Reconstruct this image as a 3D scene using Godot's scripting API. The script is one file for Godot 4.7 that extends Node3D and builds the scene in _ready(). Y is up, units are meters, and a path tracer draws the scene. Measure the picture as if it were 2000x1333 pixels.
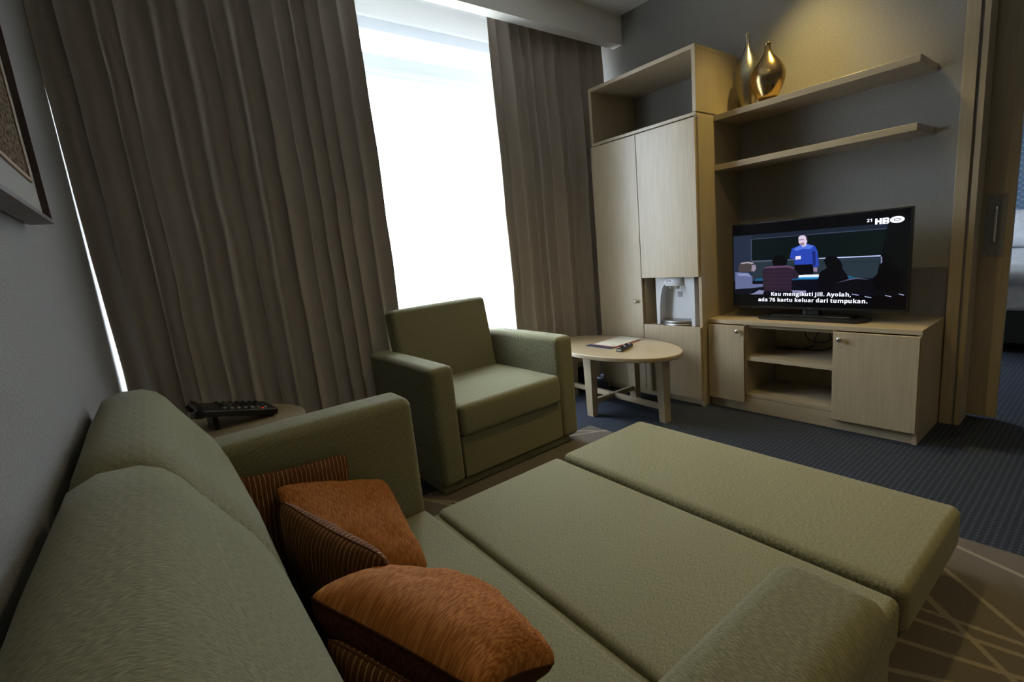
extends Node3D
# A small hotel sitting room: sofa bed, armchair, curtained window, maple cabinet wall with a television.
# x runs from the sofa wall to the cabinet wall, -z towards the window, y up, metres.

const XL := -0.145      # face of the wall behind the sofa
const XR := 3.331       # face of the cabinet wall
const CEIL := 2.849
const ZWIN := -3.12     # inner face of the window wall
const ZBACK := 2.1

var M := {}
var taken := {}
var rng := RandomNumberGenerator.new()

# ---------------------------------------------------------------- naming helpers
func numbered(called: String) -> String:
	taken[called] = taken.get(called, -1) + 1
	return called if taken[called] == 0 else "%s_%03d" % [called, taken[called]]

func tag(o: Node3D, label: String, category: String, group := "") -> Node3D:
	o.set_meta("label", label)
	o.set_meta("category", category)
	if group != "":
		o.set_meta("group", group)
	return o

func thing(called: String, label: String, category: String, at := Vector3.ZERO, turn := 0.0, group := "") -> Node3D:
	var o := Node3D.new()
	o.name = numbered(called)
	add_child(o)
	o.position = at
	o.rotation.y = turn
	return tag(o, label, category, group)

func part(called: String, mesh: Mesh, m: Material, parent: Node3D, at := Vector3.ZERO, rot := Vector3.ZERO, label := "") -> MeshInstance3D:
	var o := MeshInstance3D.new()
	o.name = called
	o.mesh = mesh
	o.material_override = null
	for i in mesh.get_surface_count():
		o.set_surface_override_material(i, m)
	parent.add_child(o, true)
	o.position = at
	o.rotation = rot
	if label != "":
		o.set_meta("label", label)
	return o

func struct(called: String, mesh: Mesh, m: Material, at := Vector3.ZERO, label := "", category := "") -> MeshInstance3D:
	var o := part(numbered(called), mesh, m, self, at)
	o.set_meta("kind", "structure")
	if label != "":
		o.set_meta("label", label)
	if category != "":
		o.set_meta("category", category)
	return o

# ---------------------------------------------------------------- shapes
func quad(st: SurfaceTool, a: Vector3, b: Vector3, c: Vector3, d: Vector3, uv := []) -> void:
	var p := [a, b, c, a, c, d]
	var k := [0, 1, 2, 0, 2, 3]
	for i in 6:
		if uv.size():
			st.set_uv(uv[k[i]])
		st.add_vertex(p[i])

func axis_steps(h: float, r: float, seg: int, div: int) -> Array:
	var out := []
	for k in range(seg, 0, -1):
		out.append(-(h - r) - r * tan(PI / 4 * k / seg))
	for k in div + 1:
		out.append(lerpf(-(h - r), h - r, float(k) / div))
	for k in range(1, seg + 1):
		out.append((h - r) + r * tan(PI / 4 * k / seg))
	return out

# a box with rounded edges; bulge swells the faces (then it is smoothed as a cushion)
func rbox(s: Vector3, r := 0.004, seg := 2, bulge := Vector3.ZERO, div := 1) -> ArrayMesh:
	var h := s / 2
	r = minf(r, minf(h.x, minf(h.y, h.z)) * 0.98)
	var soft := bulge != Vector3.ZERO
	var st := SurfaceTool.new()
	st.begin(Mesh.PRIMITIVE_TRIANGLES)
	var inner := h - Vector3(r, r, r)
	for ax in 3:
		var bx := (ax + 1) % 3
		var cx := (ax + 2) % 3
		var us := axis_steps(h[bx], r, seg, div)
		var vs := axis_steps(h[cx], r, seg, div)
		for sgn in [-1.0, 1.0]:
			var pts := []
			for i in us.size():
				var row := []
				for j in vs.size():
					var p := Vector3.ZERO
					p[ax] = h[ax] * sgn
					p[bx] = us[i]
					p[cx] = vs[j]
					var q := p.clamp(-inner, inner)
					var n := (p - q).normalized()
					var w := q + n * r
					if soft:
						var f := Vector3(1 - pow(absf(w.x / h.x), 2.5), 1 - pow(absf(w.y / h.y), 2.5), 1 - pow(absf(w.z / h.z), 2.5))
						var w0 := w
						w.x += bulge.x * signf(w0.x) * pow(absf(w0.x / h.x), 2) * f.y * f.z
						w.y += bulge.y * signf(w0.y) * pow(absf(w0.y / h.y), 2) * f.x * f.z
						w.z += bulge.z * signf(w0.z) * pow(absf(w0.z / h.z), 2) * f.x * f.y
					row.append([w, n, Vector2(p[bx], p[cx])])
				pts.append(row)
			for i in us.size() - 1:
				for j in vs.size() - 1:
					var q4 := [pts[i][j], pts[i + 1][j], pts[i + 1][j + 1], pts[i][j + 1]]
					if sgn > 0:
						q4 = [pts[i][j], pts[i][j + 1], pts[i + 1][j + 1], pts[i + 1][j]]
					for k in [0, 1, 2, 0, 2, 3]:
						st.set_normal(q4[k][1])
						st.set_uv(q4[k][2])
						st.add_vertex(q4[k][0])
	if soft:
		st.index()
		st.generate_normals()
	return st.commit()

# a box given by two corners; the mesh is centred and the node is moved there
func bpart(called: String, a: Vector3, b: Vector3, m: Material, parent: Node3D, r := 0.002, label := "") -> MeshInstance3D:
	return part(called, rbox((b - a).abs(), r, 2), m, parent, (a + b) / 2, Vector3.ZERO, label)

func sbox(called: String, a: Vector3, b: Vector3, m: Material, label := "") -> MeshInstance3D:
	return struct(called, rbox((b - a).abs(), 0.001, 1), m, (a + b) / 2, label)

# several boxes in one mesh, each [a, b]
func boxes(list: Array, r := 0.001) -> ArrayMesh:
	var st := SurfaceTool.new()
	st.begin(Mesh.PRIMITIVE_TRIANGLES)
	for l in list:
		st.append_from(rbox((l[1] - l[0]).abs(), r, 1), 0, Transform3D(Basis(), (l[0] + l[1]) / 2))
	return st.commit()

# rows of points joined to a smooth skin
func skin(rows: Array, closed := false, caps := false, flip := false) -> ArrayMesh:
	var st := SurfaceTool.new()
	st.begin(Mesh.PRIMITIVE_TRIANGLES)
	var n: int = rows[0].size()
	var vl := 0.0
	for i in rows.size() - 1:
		var dv: float = rows[i][0].distance_to(rows[i + 1][0])
		var ul := 0.0
		for j in (n if closed else n - 1):
			var k := (j + 1) % n
			var a: Vector3 = rows[i][j]
			var b: Vector3 = rows[i][k]
			var c: Vector3 = rows[i + 1][k]
			var d: Vector3 = rows[i + 1][j]
			var du := a.distance_to(b)
			var uv := [Vector2(ul, vl), Vector2(ul + du, vl), Vector2(ul + du, vl + dv), Vector2(ul, vl + dv)]
			if flip:
				quad(st, a, d, c, b, [uv[0], uv[3], uv[2], uv[1]])
			else:
				quad(st, a, b, c, d, uv)
			ul += du
		vl += dv
	if caps:
		st.set_smooth_group(-1)
		for e in [0, rows.size() - 1]:
			var mid := Vector3.ZERO
			for p in rows[e]:
				mid += p
			mid /= n
			for j in n:
				var a: Vector3 = rows[e][j]
				var b: Vector3 = rows[e][(j + 1) % n]
				st.set_uv(Vector2(a.x, a.z))
				var tri := [mid, b, a] if (e == 0) != flip else [mid, a, b]
				for p in tri:
					st.set_uv(Vector2(p.x + p.y, p.z))
					st.add_vertex(p)
	st.generate_normals()
	return st.commit()

# profile of [radius, height] turned about y; sx, sz squeeze it to an oval
func lathe(profile: Array, seg := 32, sx := 1.0, sz := 1.0) -> ArrayMesh:
	var rows := []
	for p in profile:
		var row := PackedVector3Array()
		for k in seg:
			var a := TAU * k / seg
			row.append(Vector3(cos(a) * p[0] * sx, p[1], sin(a) * p[0] * sz))
		rows.append(row)
	return skin(rows, true, true)

func tube(path: PackedVector3Array, r: float, seg := 8) -> ArrayMesh:
	var rows := []
	var side := Vector3.ZERO
	for i in path.size():
		var d := (path[mini(i + 1, path.size() - 1)] - path[maxi(i - 1, 0)]).normalized()
		if side == Vector3.ZERO:
			side = d.cross(Vector3.UP if absf(d.y) < 0.9 else Vector3.RIGHT).normalized()
		side = (side - d * side.dot(d)).normalized()
		var up := d.cross(side)
		var row := PackedVector3Array()
		for k in seg:
			var a := TAU * k / seg
			row.append(path[i] + (side * cos(a) + up * sin(a)) * r)
		rows.append(row)
	return skin(rows, true, true, true)

func smooth_path(pts: Array, each := 6) -> PackedVector3Array:
	var c := Curve3D.new()
	for i in pts.size():
		var t: Vector3 = (pts[mini(i + 1, pts.size() - 1)] - pts[maxi(i - 1, 0)]) / 6.0
		c.add_point(pts[i], -t, t)
	var out := PackedVector3Array()
	for i in pts.size() - 1:
		for k in each:
			out.append(c.sample(i, float(k) / each))
	out.append(pts[-1])
	return out

# outline in a plane pushed out to a thickness: points are (u, v), axes give the plane
func prism(poly: Array, ux: Vector3, vy: Vector3, depth: Vector3) -> ArrayMesh:
	var st := SurfaceTool.new()
	st.begin(Mesh.PRIMITIVE_TRIANGLES)
	st.set_smooth_group(-1)
	var p2 := PackedVector2Array(poly)
	var idx := Geometry2D.triangulate_polygon(p2)
	var up := ux.cross(vy).dot(depth) > 0
	var f := func(v: Vector2, t: float) -> Vector3: return ux * v.x + vy * v.y + depth * t
	for k in range(0, idx.size(), 3):
		var a := p2[idx[k]]
		var b := p2[idx[k + 1]]
		var c := p2[idx[k + 2]]
		var ccw := (b - a).cross(c - a) > 0
		if ccw != up:
			var s := b
			b = c
			c = s
		for v in [a, c, b]:
			st.set_uv(v)
			st.add_vertex(f.call(v, 1.0))
		for v in [a, b, c]:
			st.set_uv(v)
			st.add_vertex(f.call(v, 0.0))
	var cw := Geometry2D.is_polygon_clockwise(p2)
	for k in p2.size():
		var a := p2[k]
		var b := p2[(k + 1) % p2.size()]
		if cw != up:
			var s := a
			a = b
			b = s
		var l := a.distance_to(b)
		quad(st, f.call(b, 0.0), f.call(a, 0.0), f.call(a, 1.0), f.call(b, 1.0), [Vector2(l, 0), Vector2(0, 0), Vector2(0, depth.length()), Vector2(l, depth.length())])
	st.generate_normals()
	return st.commit()

# ---------------------------------------------------------------- materials
func noise_tex(freq: float, octaves: int, dark: Color, light: Color, sd: int, size := 512, lo := 0.25, hi := 0.75) -> NoiseTexture2D:
	var n := FastNoiseLite.new()
	n.noise_type = FastNoiseLite.TYPE_SIMPLEX_SMOOTH
	n.frequency = freq
	n.fractal_octaves = octaves
	n.seed = sd
	var t := NoiseTexture2D.new()
	t.width = size
	t.height = size
	t.seamless = true
	t.noise = n
	var g := Gradient.new()
	g.offsets = PackedFloat32Array([lo, hi])
	g.colors = PackedColorArray([dark, light])
	t.color_ramp = g
	return t

func tri(m: StandardMaterial3D, s: Vector3, world := false) -> StandardMaterial3D:
	m.uv1_triplanar = true
	m.uv1_world_triplanar = world
	m.uv1_scale = s
	m.uv1_triplanar_sharpness = 8.0
	return m

func mat(c: Color, rough := 0.6, metal := 0.0) -> StandardMaterial3D:
	var m := StandardMaterial3D.new()
	m.albedo_color = c
	m.roughness = rough
	m.metallic = metal
	return m

func lin(r: float, g: float, b: float) -> Color:
	return Color(r, g, b).linear_to_srgb()

func textured(t: Texture2D, s: Vector3, rough: float, bump := 0.0, bump_tex: Texture2D = null) -> StandardMaterial3D:
	var m := mat(Color.WHITE, rough)
	m.albedo_texture = t
	if bump != 0.0:
		m.heightmap_enabled = true
		m.heightmap_texture = bump_tex if bump_tex else t
		m.heightmap_scale = bump
	return tri(m, s)

func glow(c: Color, e: float) -> StandardMaterial3D:
	var m := mat(Color.BLACK, 0.5)
	m.emission_enabled = true
	m.emission = c
	m.emission_energy_multiplier = e
	return m

func make_materials() -> void:
	# maple veneer: long streaks along the grain
	var grain := noise_tex(0.012, 4, lin(0.385, 0.305, 0.195), lin(0.42, 0.335, 0.217), 3)
	M.wood_y = textured(grain, Vector3(7.0, 0.4, 7.0), 0.30)
	M.wood_z = textured(grain, Vector3(7.0, 7.0, 0.4), 0.30)
	M.wood_x = textured(grain, Vector3(0.4, 7.0, 7.0), 0.30)
	for k in ["wood_x", "wood_y", "wood_z"]:
		M[k].metallic_specular = 0.6                   # satin lacquer
	M.wood_dark = mat(lin(0.20, 0.145, 0.09), 0.6)
	# chenille upholstery: short streaks of lighter and darker yarn
	var yarn := noise_tex(0.05, 5, lin(0.150, 0.139, 0.080), lin(0.298, 0.277, 0.165), 11, 512, 0.2, 0.8)
	M.fabric_x = textured(yarn, Vector3(19.0, 3.2, 3.2), 0.95, 0.02)     # yarn lies across x
	M.fabric_z = textured(yarn, Vector3(3.2, 3.2, 19.0), 0.95, 0.02)
	for k in ["fabric_x", "fabric_z"]:
		M[k].rim_enabled = true
		M[k].rim = 0.25
		M[k].rim_tint = 0.6
	M.black_plastic = mat(lin(0.012, 0.012, 0.013), 0.35)
	M.black_matte = mat(lin(0.02, 0.02, 0.02), 0.7)
	M.chrome = mat(lin(0.75, 0.75, 0.76), 0.12, 1.0)
	M.steel = mat(lin(0.33, 0.32, 0.31), 0.4, 1.0)
	for k in ["fabric_x", "fabric_z"]:
		M[k].metallic_specular = 0.2
	# walls: fine woven wallpaper
	var weave := noise_tex(0.09, 3, lin(0.245, 0.231, 0.213), lin(0.295, 0.277, 0.257), 21)
	M.wallpaper = textured(weave, Vector3(1.2, 5.0, 1.2), 0.9, 0.06)
	M.wallpaper.uv1_world_triplanar = true
	M.ceiling = textured(noise_tex(0.1, 2, lin(0.77, 0.76, 0.73), lin(0.81, 0.80, 0.77), 5, 256), Vector3(2, 2, 2), 0.95)
	M.pelmet = textured(noise_tex(0.1, 2, lin(0.76, 0.74, 0.69), lin(0.80, 0.78, 0.73), 6, 256), Vector3(2, 2, 2), 0.9)
	M.frame_white = mat(lin(0.45, 0.48, 0.50), 0.5)
	# curtains
	var cloth := noise_tex(0.1, 4, lin(0.42, 0.375, 0.325), lin(0.51, 0.46, 0.405), 31)
	M.curtain = textured(cloth, Vector3(2.0, 6.0, 2.0), 0.95, 0.05)
	M.curtain.backlight_enabled = true            # woven cloth lets a little daylight through
	M.curtain.backlight = Color(0.50, 0.49, 0.47)
	M.sheer = mat(Color(lin(0.86, 0.90, 0.92), 0.17), 0.9)
	M.sheer.transparency = BaseMaterial3D.TRANSPARENCY_ALPHA
	M.sheer.backlight_enabled = true
	M.sheer.backlight = Color(0.95, 0.97, 1.0)
	M.pane = mat(Color(0.9, 0.95, 0.97, 0.06), 0.03)
	M.pane.transparency = BaseMaterial3D.TRANSPARENCY_ALPHA
	# carpet: loops of a lighter yarn in rows on navy
	var im := Image.create(128, 128, false, Image.FORMAT_RGB8)
	rng.seed = 7
	for y in 128:
		for x in 128:
			var row := y / 16
			var px := (x + (8 if row % 2 else 0)) % 16
			var d := Vector2((px - 7.5) / 5.0, (y % 16 - 7.5) / 4.0).length()
			var k := clampf(1.25 - d, 0.0, 1.0) * rng.randf_range(0.75, 1.0)
			im.set_pixel(x, y, lin(0.010, 0.014, 0.026).lerp(lin(0.060, 0.075, 0.115), k))
	M.carpet = textured(ImageTexture.create_from_image(im), Vector3(5.8, 5.8, 5.8), 1.0, 0.35)
	M.carpet.uv1_world_triplanar = true
	M.rust = textured(noise_tex(0.06, 5, lin(0.25, 0.085, 0.022), lin(0.47, 0.19, 0.060), 41), Vector3.ONE, 0.85, 0.08)
	M.rust.uv1_triplanar = false
	M.rust.uv1_scale = Vector3(9.0, 1.2, 1.0)
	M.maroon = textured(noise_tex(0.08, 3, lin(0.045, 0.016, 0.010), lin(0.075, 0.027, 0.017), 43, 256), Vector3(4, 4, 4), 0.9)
	# brown cloth with fine, slightly wandering golden pinstripes
	var ps := Image.create(512, 512, false, Image.FORMAT_RGB8)
	var wander := FastNoiseLite.new()
	wander.frequency = 0.006
	wander.seed = 9
	var fleck := FastNoiseLite.new()
	fleck.frequency = 0.15
	fleck.seed = 10
	for y in 512:
		for x in 512:
			var xx := x + 5.0 * wander.get_noise_2d(x, y)
			var d := absf(fposmod(xx, 17.0) - 8.5)
			var stripe := clampf(2.0 - d, 0.0, 1.0) * (0.75 + 0.45 * wander.get_noise_2d(x * 3.0, y * 2.0 + 400.0))
			var base := lin(0.095, 0.038, 0.018).lerp(lin(0.15, 0.062, 0.030), 0.5 + 0.5 * fleck.get_noise_2d(x, y * 0.15))
			ps.set_pixel(x, y, base.lerp(lin(0.50, 0.30, 0.13), clampf(stripe, 0.0, 1.0)))
	M.pinstripe = mat(Color.WHITE, 0.85)
	M.pinstripe.albedo_texture = ImageTexture.create_from_image(ps)
	M.pinstripe.uv1_scale = Vector3(2.6, 2.6, 1.0)
	for k in ["pinstripe", "rust", "maroon", "curtain"]:
		M[k].metallic_specular = 0.2
	M.gold = mat(lin(0.36, 0.25, 0.115), 0.2, 1.0)
	M.antique = textured(noise_tex(0.03, 4, lin(0.33, 0.305, 0.24), lin(0.39, 0.365, 0.295), 51, 256), Vector3(5, 5, 5), 0.3)
	M.antique.metallic = 1.0
	M.white_plastic = mat(lin(0.62, 0.63, 0.66), 0.35)
	M.grey_plastic = mat(lin(0.40, 0.40, 0.42), 0.4)
	M.linen = textured(noise_tex(0.02, 3, lin(0.70, 0.72, 0.76), lin(0.80, 0.82, 0.86), 61, 256), Vector3(2, 2, 2), 0.9, 0.4)

# ---------------------------------------------------------------- the room
func sofa_wall(z: float) -> float:
	return -0.1842 - 0.0155 * z

func build_camera_and_light() -> void:
	var cam := Camera3D.new()
	cam.name = "camera"
	add_child(cam)
	cam.position = Vector3(0, 1.15, 0)
	cam.rotation = Vector3(deg_to_rad(-10.56188519), deg_to_rad(-36.97537), deg_to_rad(-5.64508))
	cam.fov = rad_to_deg(2.0 * atan(666.5 / 938.664))
	cam.near = 0.03
	cam.current = true
	var we := WorldEnvironment.new()
	we.name = "world"
	var env := Environment.new()
	env.tonemap_mode = Environment.TONE_MAPPER_LINEAR
	env.tonemap_exposure = 1.0
	env.background_mode = Environment.BG_SKY
	env.sdfgi_enabled = true
	env.ssao_enabled = true
	env.ssil_enabled = true
	var sky := Sky.new()
	var sm := ProceduralSkyMaterial.new()        # bright overcast
	sm.sky_top_color = lin(0.72, 0.85, 1.0)
	sm.sky_horizon_color = lin(0.30, 0.345, 0.38)
	sm.sky_curve = 0.26
	sm.ground_horizon_color = lin(0.30, 0.335, 0.36)
	sm.ground_bottom_color = lin(0.26, 0.275, 0.28)
	sm.sky_energy_multiplier = 1.0
	sky.sky_material = sm
	env.sky = sky
	env.background_energy_multiplier = 28.5
	we.environment = env
	add_child(we)

# a recessed ceiling downlight: ring, glowing lens and its spot light
func downlight(x: float, z: float, energy: float, angle: float, label: String) -> void:
	var t := thing("ceiling_downlight", label, "downlight", Vector3(x, CEIL, z), 0.0, "ceiling downlights")
	part("trim_ring", lathe([[0.034, -0.001], [0.036, -0.006], [0.046, -0.006], [0.05, -0.003], [0.05, 0.0]], 32), M.frame_white, t)
	part("lamp_lens", lathe([[0.001, -0.003], [0.034, -0.003], [0.034, -0.001]], 24), glow(Color(1.0, 0.90, 0.56), 14.0), t)
	var l := SpotLight3D.new()
	l.name = "downlight_beam"
	t.add_child(l)
	l.position = Vector3(0, -0.012, 0)
	l.rotation.x = -PI / 2
	l.light_color = Color(1.0, 0.90, 0.56)
	l.light_energy = energy
	l.light_size = 0.03
	l.spot_angle = angle
	l.spot_angle_attenuation = 1.0
	l.spot_range = 12.0
	l.spot_attenuation = 2.0
	l.shadow_enabled = true

func build_shell() -> void:
	sbox("floor", Vector3(-0.5, -0.1, ZWIN - 0.2), Vector3(7.5, 0, ZBACK + 0.15), M.carpet, "navy loop carpet with rows of small lighter flecks")
	sbox("ceiling", Vector3(-0.5, CEIL, ZWIN - 0.2), Vector3(7.5, CEIL + 0.12, ZBACK + 0.15), M.ceiling, "plain white ceiling")
	# the sofa wall runs not quite square to the window
	var wl := sbox("wall_left", Vector3(-0.15, 0, -4.0), Vector3(0, CEIL, 4.0), M.wallpaper, "grey papered wall behind the sofa")
	wl.position += Vector3(sofa_wall(0.0), 0, 0)
	wl.position.x = sofa_wall(0.0) - 0.075
	wl.rotation.y = -0.0155
	sbox("wall_back", Vector3(-0.4, 0, ZBACK), Vector3(7.35, CEIL, ZBACK + 0.15), M.wallpaper, "grey papered wall behind the camera")
	# cabinet wall with the opening to the bedroom
	var cw := [[Vector3(XR, 0, ZWIN - 0.2), Vector3(XR + 0.14, CEIL, -0.53)], [Vector3(XR, 0, 0.40), Vector3(XR + 0.14, CEIL, ZBACK)], [Vector3(XR, 2.35, -0.53), Vector3(XR + 0.14, CEIL, 0.40)]]
	struct("wall_right", boxes(cw), M.wallpaper, Vector3.ZERO, "grey papered wall behind the cabinets and shelves")
	# window wall: piers, sill and lintel round the wide opening
	var ww := [[Vector3(XL, 0, ZWIN - 0.2), Vector3(XL + 0.03, CEIL, ZWIN)], [Vector3(3.30, 0, ZWIN - 0.2), Vector3(4.8, CEIL, ZWIN)], [Vector3(XL, 2.70, ZWIN - 0.2), Vector3(3.30, CEIL, ZWIN)], [Vector3(XL, 0, ZWIN - 0.2), Vector3(3.30, 0.06, ZWIN)], [Vector3(6.1, 0, ZWIN - 0.2), Vector3(7.5, CEIL, ZWIN)], [Vector3(4.8, 2.2, ZWIN - 0.2), Vector3(6.1, CEIL, ZWIN)], [Vector3(4.8, 0, ZWIN - 0.2), Vector3(6.1, 0.9, ZWIN)]]
	struct("wall_front", boxes(ww), M.ceiling, Vector3.ZERO, "white window wall round the wide window")
	var win := struct("window_1", boxes([[Vector3(-0.135, 0.06, -3.22), Vector3(3.30, 0.13, -3.15)], [Vector3(-0.135, 2.63, -3.22), Vector3(3.30, 2.70, -3.15)], [Vector3(-0.135, 0.06, -3.22), Vector3(-0.08, 2.7, -3.15)], [Vector3(3.245, 0.06, -3.22), Vector3(3.30, 2.7, -3.15)]], 0.004), M.frame_white, Vector3.ZERO, "wide window behind the sheer curtain")
	bpart("transom", Vector3(-0.08, 2.345, -3.225), Vector3(3.245, 2.485, -3.145), M.frame_white, win, 0.006)
	bpart("transom_ledge", Vector3(-0.08, 2.37, -3.145), Vector3(3.245, 2.40, -3.125), M.frame_white, win, 0.004)
	for x in [0.9, 2.62]:
		bpart("mullion", Vector3(x, 0.13, -3.22), Vector3(x + 0.06, 2.345, -3.15), M.frame_white, win, 0.004)
	for x in [[-0.08, 0.9], [0.96, 2.62], [2.68, 3.245]]:
		bpart("pane", Vector3(x[0], 0.13, -3.19), Vector3(x[1], 2.345, -3.184), M.pane, win, 0.001)
		bpart("pane", Vector3(x[0], 2.485, -3.19), Vector3(x[1], 2.63, -3.184), M.pane, win, 0.001)
	sbox("trim_1", Vector3(XL, 2.642, -2.711), Vector3(XR, CEIL, -2.621), M.pelmet, "off-white curtain pelmet under the ceiling")
	# door frame: architrave, groove and stop bead on this side, lining through the wall
	var fr := struct("trim_2", boxes([[Vector3(XR - 0.016, 0, -0.600), Vector3(XR, 2.42, -0.549)], [Vector3(XR - 0.016, 2.36, -0.549), Vector3(XR, 2.42, 0.47)], [Vector3(XR - 0.016, 0, 0.42), Vector3(XR, 2.36, 0.47)]], 0.002), M.wood_y, Vector3.ZERO, "maple architrave of the bedroom doorway")
	bpart("door_lining", Vector3(XR - 0.008, 0, -0.539), Vector3(XR + 0.145, 2.36, -0.516), M.wood_y, fr, 0.002)
	bpart("door_lining", Vector3(XR - 0.008, 0, 0.386), Vector3(XR + 0.145, 2.36, 0.409), M.wood_y, fr, 0.002)
	bpart("door_lining", Vector3(XR - 0.008, 2.337, -0.516), Vector3(XR + 0.145, 2.36, 0.386), M.wood_y, fr, 0.002)
	# sliding door, mostly pushed back behind the wall
	var leaf := struct("door_1", rbox(Vector3(0.04, 2.30, 0.98), 0.003), M.wood_y, Vector3(3.52, 1.165, -0.892), "maple sliding door slid mostly open")
	part("pull_plate", rbox(Vector3(0.003, 0.312, 0.079), 0.001), mat(lin(0.30, 0.295, 0.285), 0.55, 0.6), leaf, Vector3(-0.0215, 1.037 - 1.165, -0.467 + 0.892), Vector3.ZERO, "brushed steel plate")
	var hp := smooth_path([Vector3(0.0, -0.095, 0), Vector3(-0.020, -0.092, 0), Vector3(-0.030, -0.075, 0), Vector3(-0.030, 0.0, 0), Vector3(-0.030, 0.075, 0), Vector3(-0.020, 0.092, 0), Vector3(0.0, 0.095, 0)], 4)
	part("pull_handle", tube(hp, 0.0065, 10), M.chrome, leaf, Vector3(-0.022, 1.042 - 1.165, -0.463 + 0.892), Vector3.ZERO, "bright metal bow handle")
	for dz in [-0.03, 0.03]:
		for dy in [-0.14, 0.14]:
			part("screw", lathe([[0.001, 0.0], [0.003, 0.0], [0.003, 0.001]], 8), M.chrome, leaf, Vector3(-0.0225, -0.128 + dy, 0.425 + dz), Vector3(0, 0, PI / 2))
	var bl := sbox("baseboard_left", Vector3(0, 0, -3.1), Vector3(0.01, 0.09, 2.1), M.wood_z, "low maple skirting board")
	bl.position.x = sofa_wall(-0.5) + 0.006
	bl.rotation.y = -0.0155

func build_bedroom() -> void:
	# the next room, seen through a hand's width of doorway
	var im := Image.create(256, 128, false, Image.FORMAT_RGB8)
	var pale := lin(0.30, 0.38, 0.48)
	var blue := lin(0.045, 0.13, 0.26)
	for y in 128:
		for x in 256:
			# overlapping rings of a wave print: the lowest row in front wins
			var c := pale
			for row in range(4, -2, -1):
				var cy := row * 32.0 + 32.0
				var off := 32.0 if posmod(row, 2) == 1 else 0.0
				var dx := fposmod(x - off + 32.0, 64.0) - 32.0
				var d := Vector2(dx, y - cy).length()
				if d < 32.0 and y <= cy:
					c = blue if fmod(d, 10.6) > 4.6 else pale
					break
			im.set_pixel(x, y, c)
	var paper := mat(Color.WHITE, 0.9)
	paper.albedo_texture = ImageTexture.create_from_image(im)
	tri(paper, Vector3(4.4, 8.8, 4.4), true)
	sbox("wall_bedroom", Vector3(7.35, 0, ZWIN), Vector3(7.5, CEIL, ZBACK), paper, "bedroom wall papered in a blue wave print")
	var b := thing("double_bed", "bed with white linen and dark base, glimpsed through the bedroom doorway", "bed", Vector3(5.2, 0, -0.6))
	part("base", rbox(Vector3(2.0, 0.26, 1.9), 0.01), M.black_matte, b, Vector3(1.03, 0.20, 0))
	for x in [0.12, 1.9]:
		for z in [-0.8, 0.8]:
			bpart("leg", Vector3(x - 0.03, 0, z - 0.03), Vector3(x + 0.03, 0.08, z + 0.03), M.black_matte, b, 0.003)
	part("mattress", rbox(Vector3(2.0, 0.24, 1.9), 0.05, 3), M.linen, b, Vector3(1.02, 0.44, 0))
	part("duvet", rbox(Vector3(1.75, 0.16, 2.0), 0.07, 4, Vector3(0.02, 0.05, 0.02), 10), M.linen, b, Vector3(0.86, 0.60, 0))
	part("headboard", rbox(Vector3(0.09, 0.95, 2.0), 0.02, 3), textured(noise_tex(0.1, 2, lin(0.30, 0.29, 0.24), lin(0.36, 0.35, 0.29), 71, 256), Vector3(4, 4, 4), 0.9), b, Vector3(2.09, 0.535, 0))
	var p := thing("bed_pillow", "white pillow propped at the head of the bedroom bed", "pillow", Vector3(7.02, 0.74, -0.78))
	part("pillow_case", rbox(Vector3(0.15, 0.36, 0.75), 0.07, 4, Vector3(0.03, 0.01, 0.02), 8), M.linen, p, Vector3(0, 0.14, 0), Vector3(0, 0, -0.25))

# ---------------------------------------------------------------- curtains
# folds: list of x where a fold stands out towards the room
func curtain_mesh(ridges: Array, y0: float, y1: float, deep: float, thick: float, per := 12, seed_ := 1, left_wall := false, wob := 0.012) -> ArrayMesh:
	var nz := FastNoiseLite.new()
	nz.seed = seed_
	nz.frequency = 1.3
	var xs := []
	var ph := []
	var amp := []
	rng.seed = seed_
	var last := 1.0
	for i in ridges.size() - 1:
		var a := rng.randf_range(0.7, 1.15) * clampf((ridges[i + 1] - ridges[i]) / 0.10, 0.5, 1.2)
		var skew := rng.randf_range(0.6, 1.7)
		for k in per:
			var t := float(k) / per
			xs.append(lerpf(ridges[i], ridges[i + 1], t))
			ph.append(pow(t, skew))
			amp.append(a)
	xs.append(ridges[-1])
	ph.append(0.0)
	amp.append(last)
	var rows_n := 22
	var front := []
	var back := []
	for r in rows_n + 1:
		var v := float(r) / rows_n
		var y := lerpf(y1, y0, v)
		var open := lerpf(0.55, 1.0, smoothstep(0.0, 0.35, v))
		var f := PackedVector3Array()
		var g := PackedVector3Array()
		for j in xs.size():
			var c := 0.5 + 0.5 * cos(TAU * ph[j])
			var z: float = deep * amp[j] * open * (c - 0.5) * 2.0
			z += wob * nz.get_noise_2d(xs[j] * 4.0, y * 0.8)
			if left_wall:
				z = lerpf(z, 0.0, smoothstep(0.06, 0.0, xs[j] - xs[0]))
			var x: float = xs[j] - (0.024 * smoothstep(0.25, 2.1, y) * smoothstep(0.25, 0.0, xs[j] - xs[0]) if left_wall else 0.0) + 0.010 * nz.get_noise_2d(xs[j] * 2.0 + 50.0, y * 1.1) * smoothstep(0.0, 0.4, v) - 0.25 * deep * sin(TAU * ph[j]) * open
			f.append(Vector3(x, y, z))
			g.append(Vector3(x, y, z - thick))
		front.append(f)
		back.append(g)
	# one closed skin: front across, then back again
	var rows := []
	for r in rows_n + 1:
		var row := PackedVector3Array(front[r])
		for j in range(xs.size() - 1, -1, -1):
			row.append(back[r][j])
		rows.append(row)
	return skin(rows, true, false)

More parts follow.
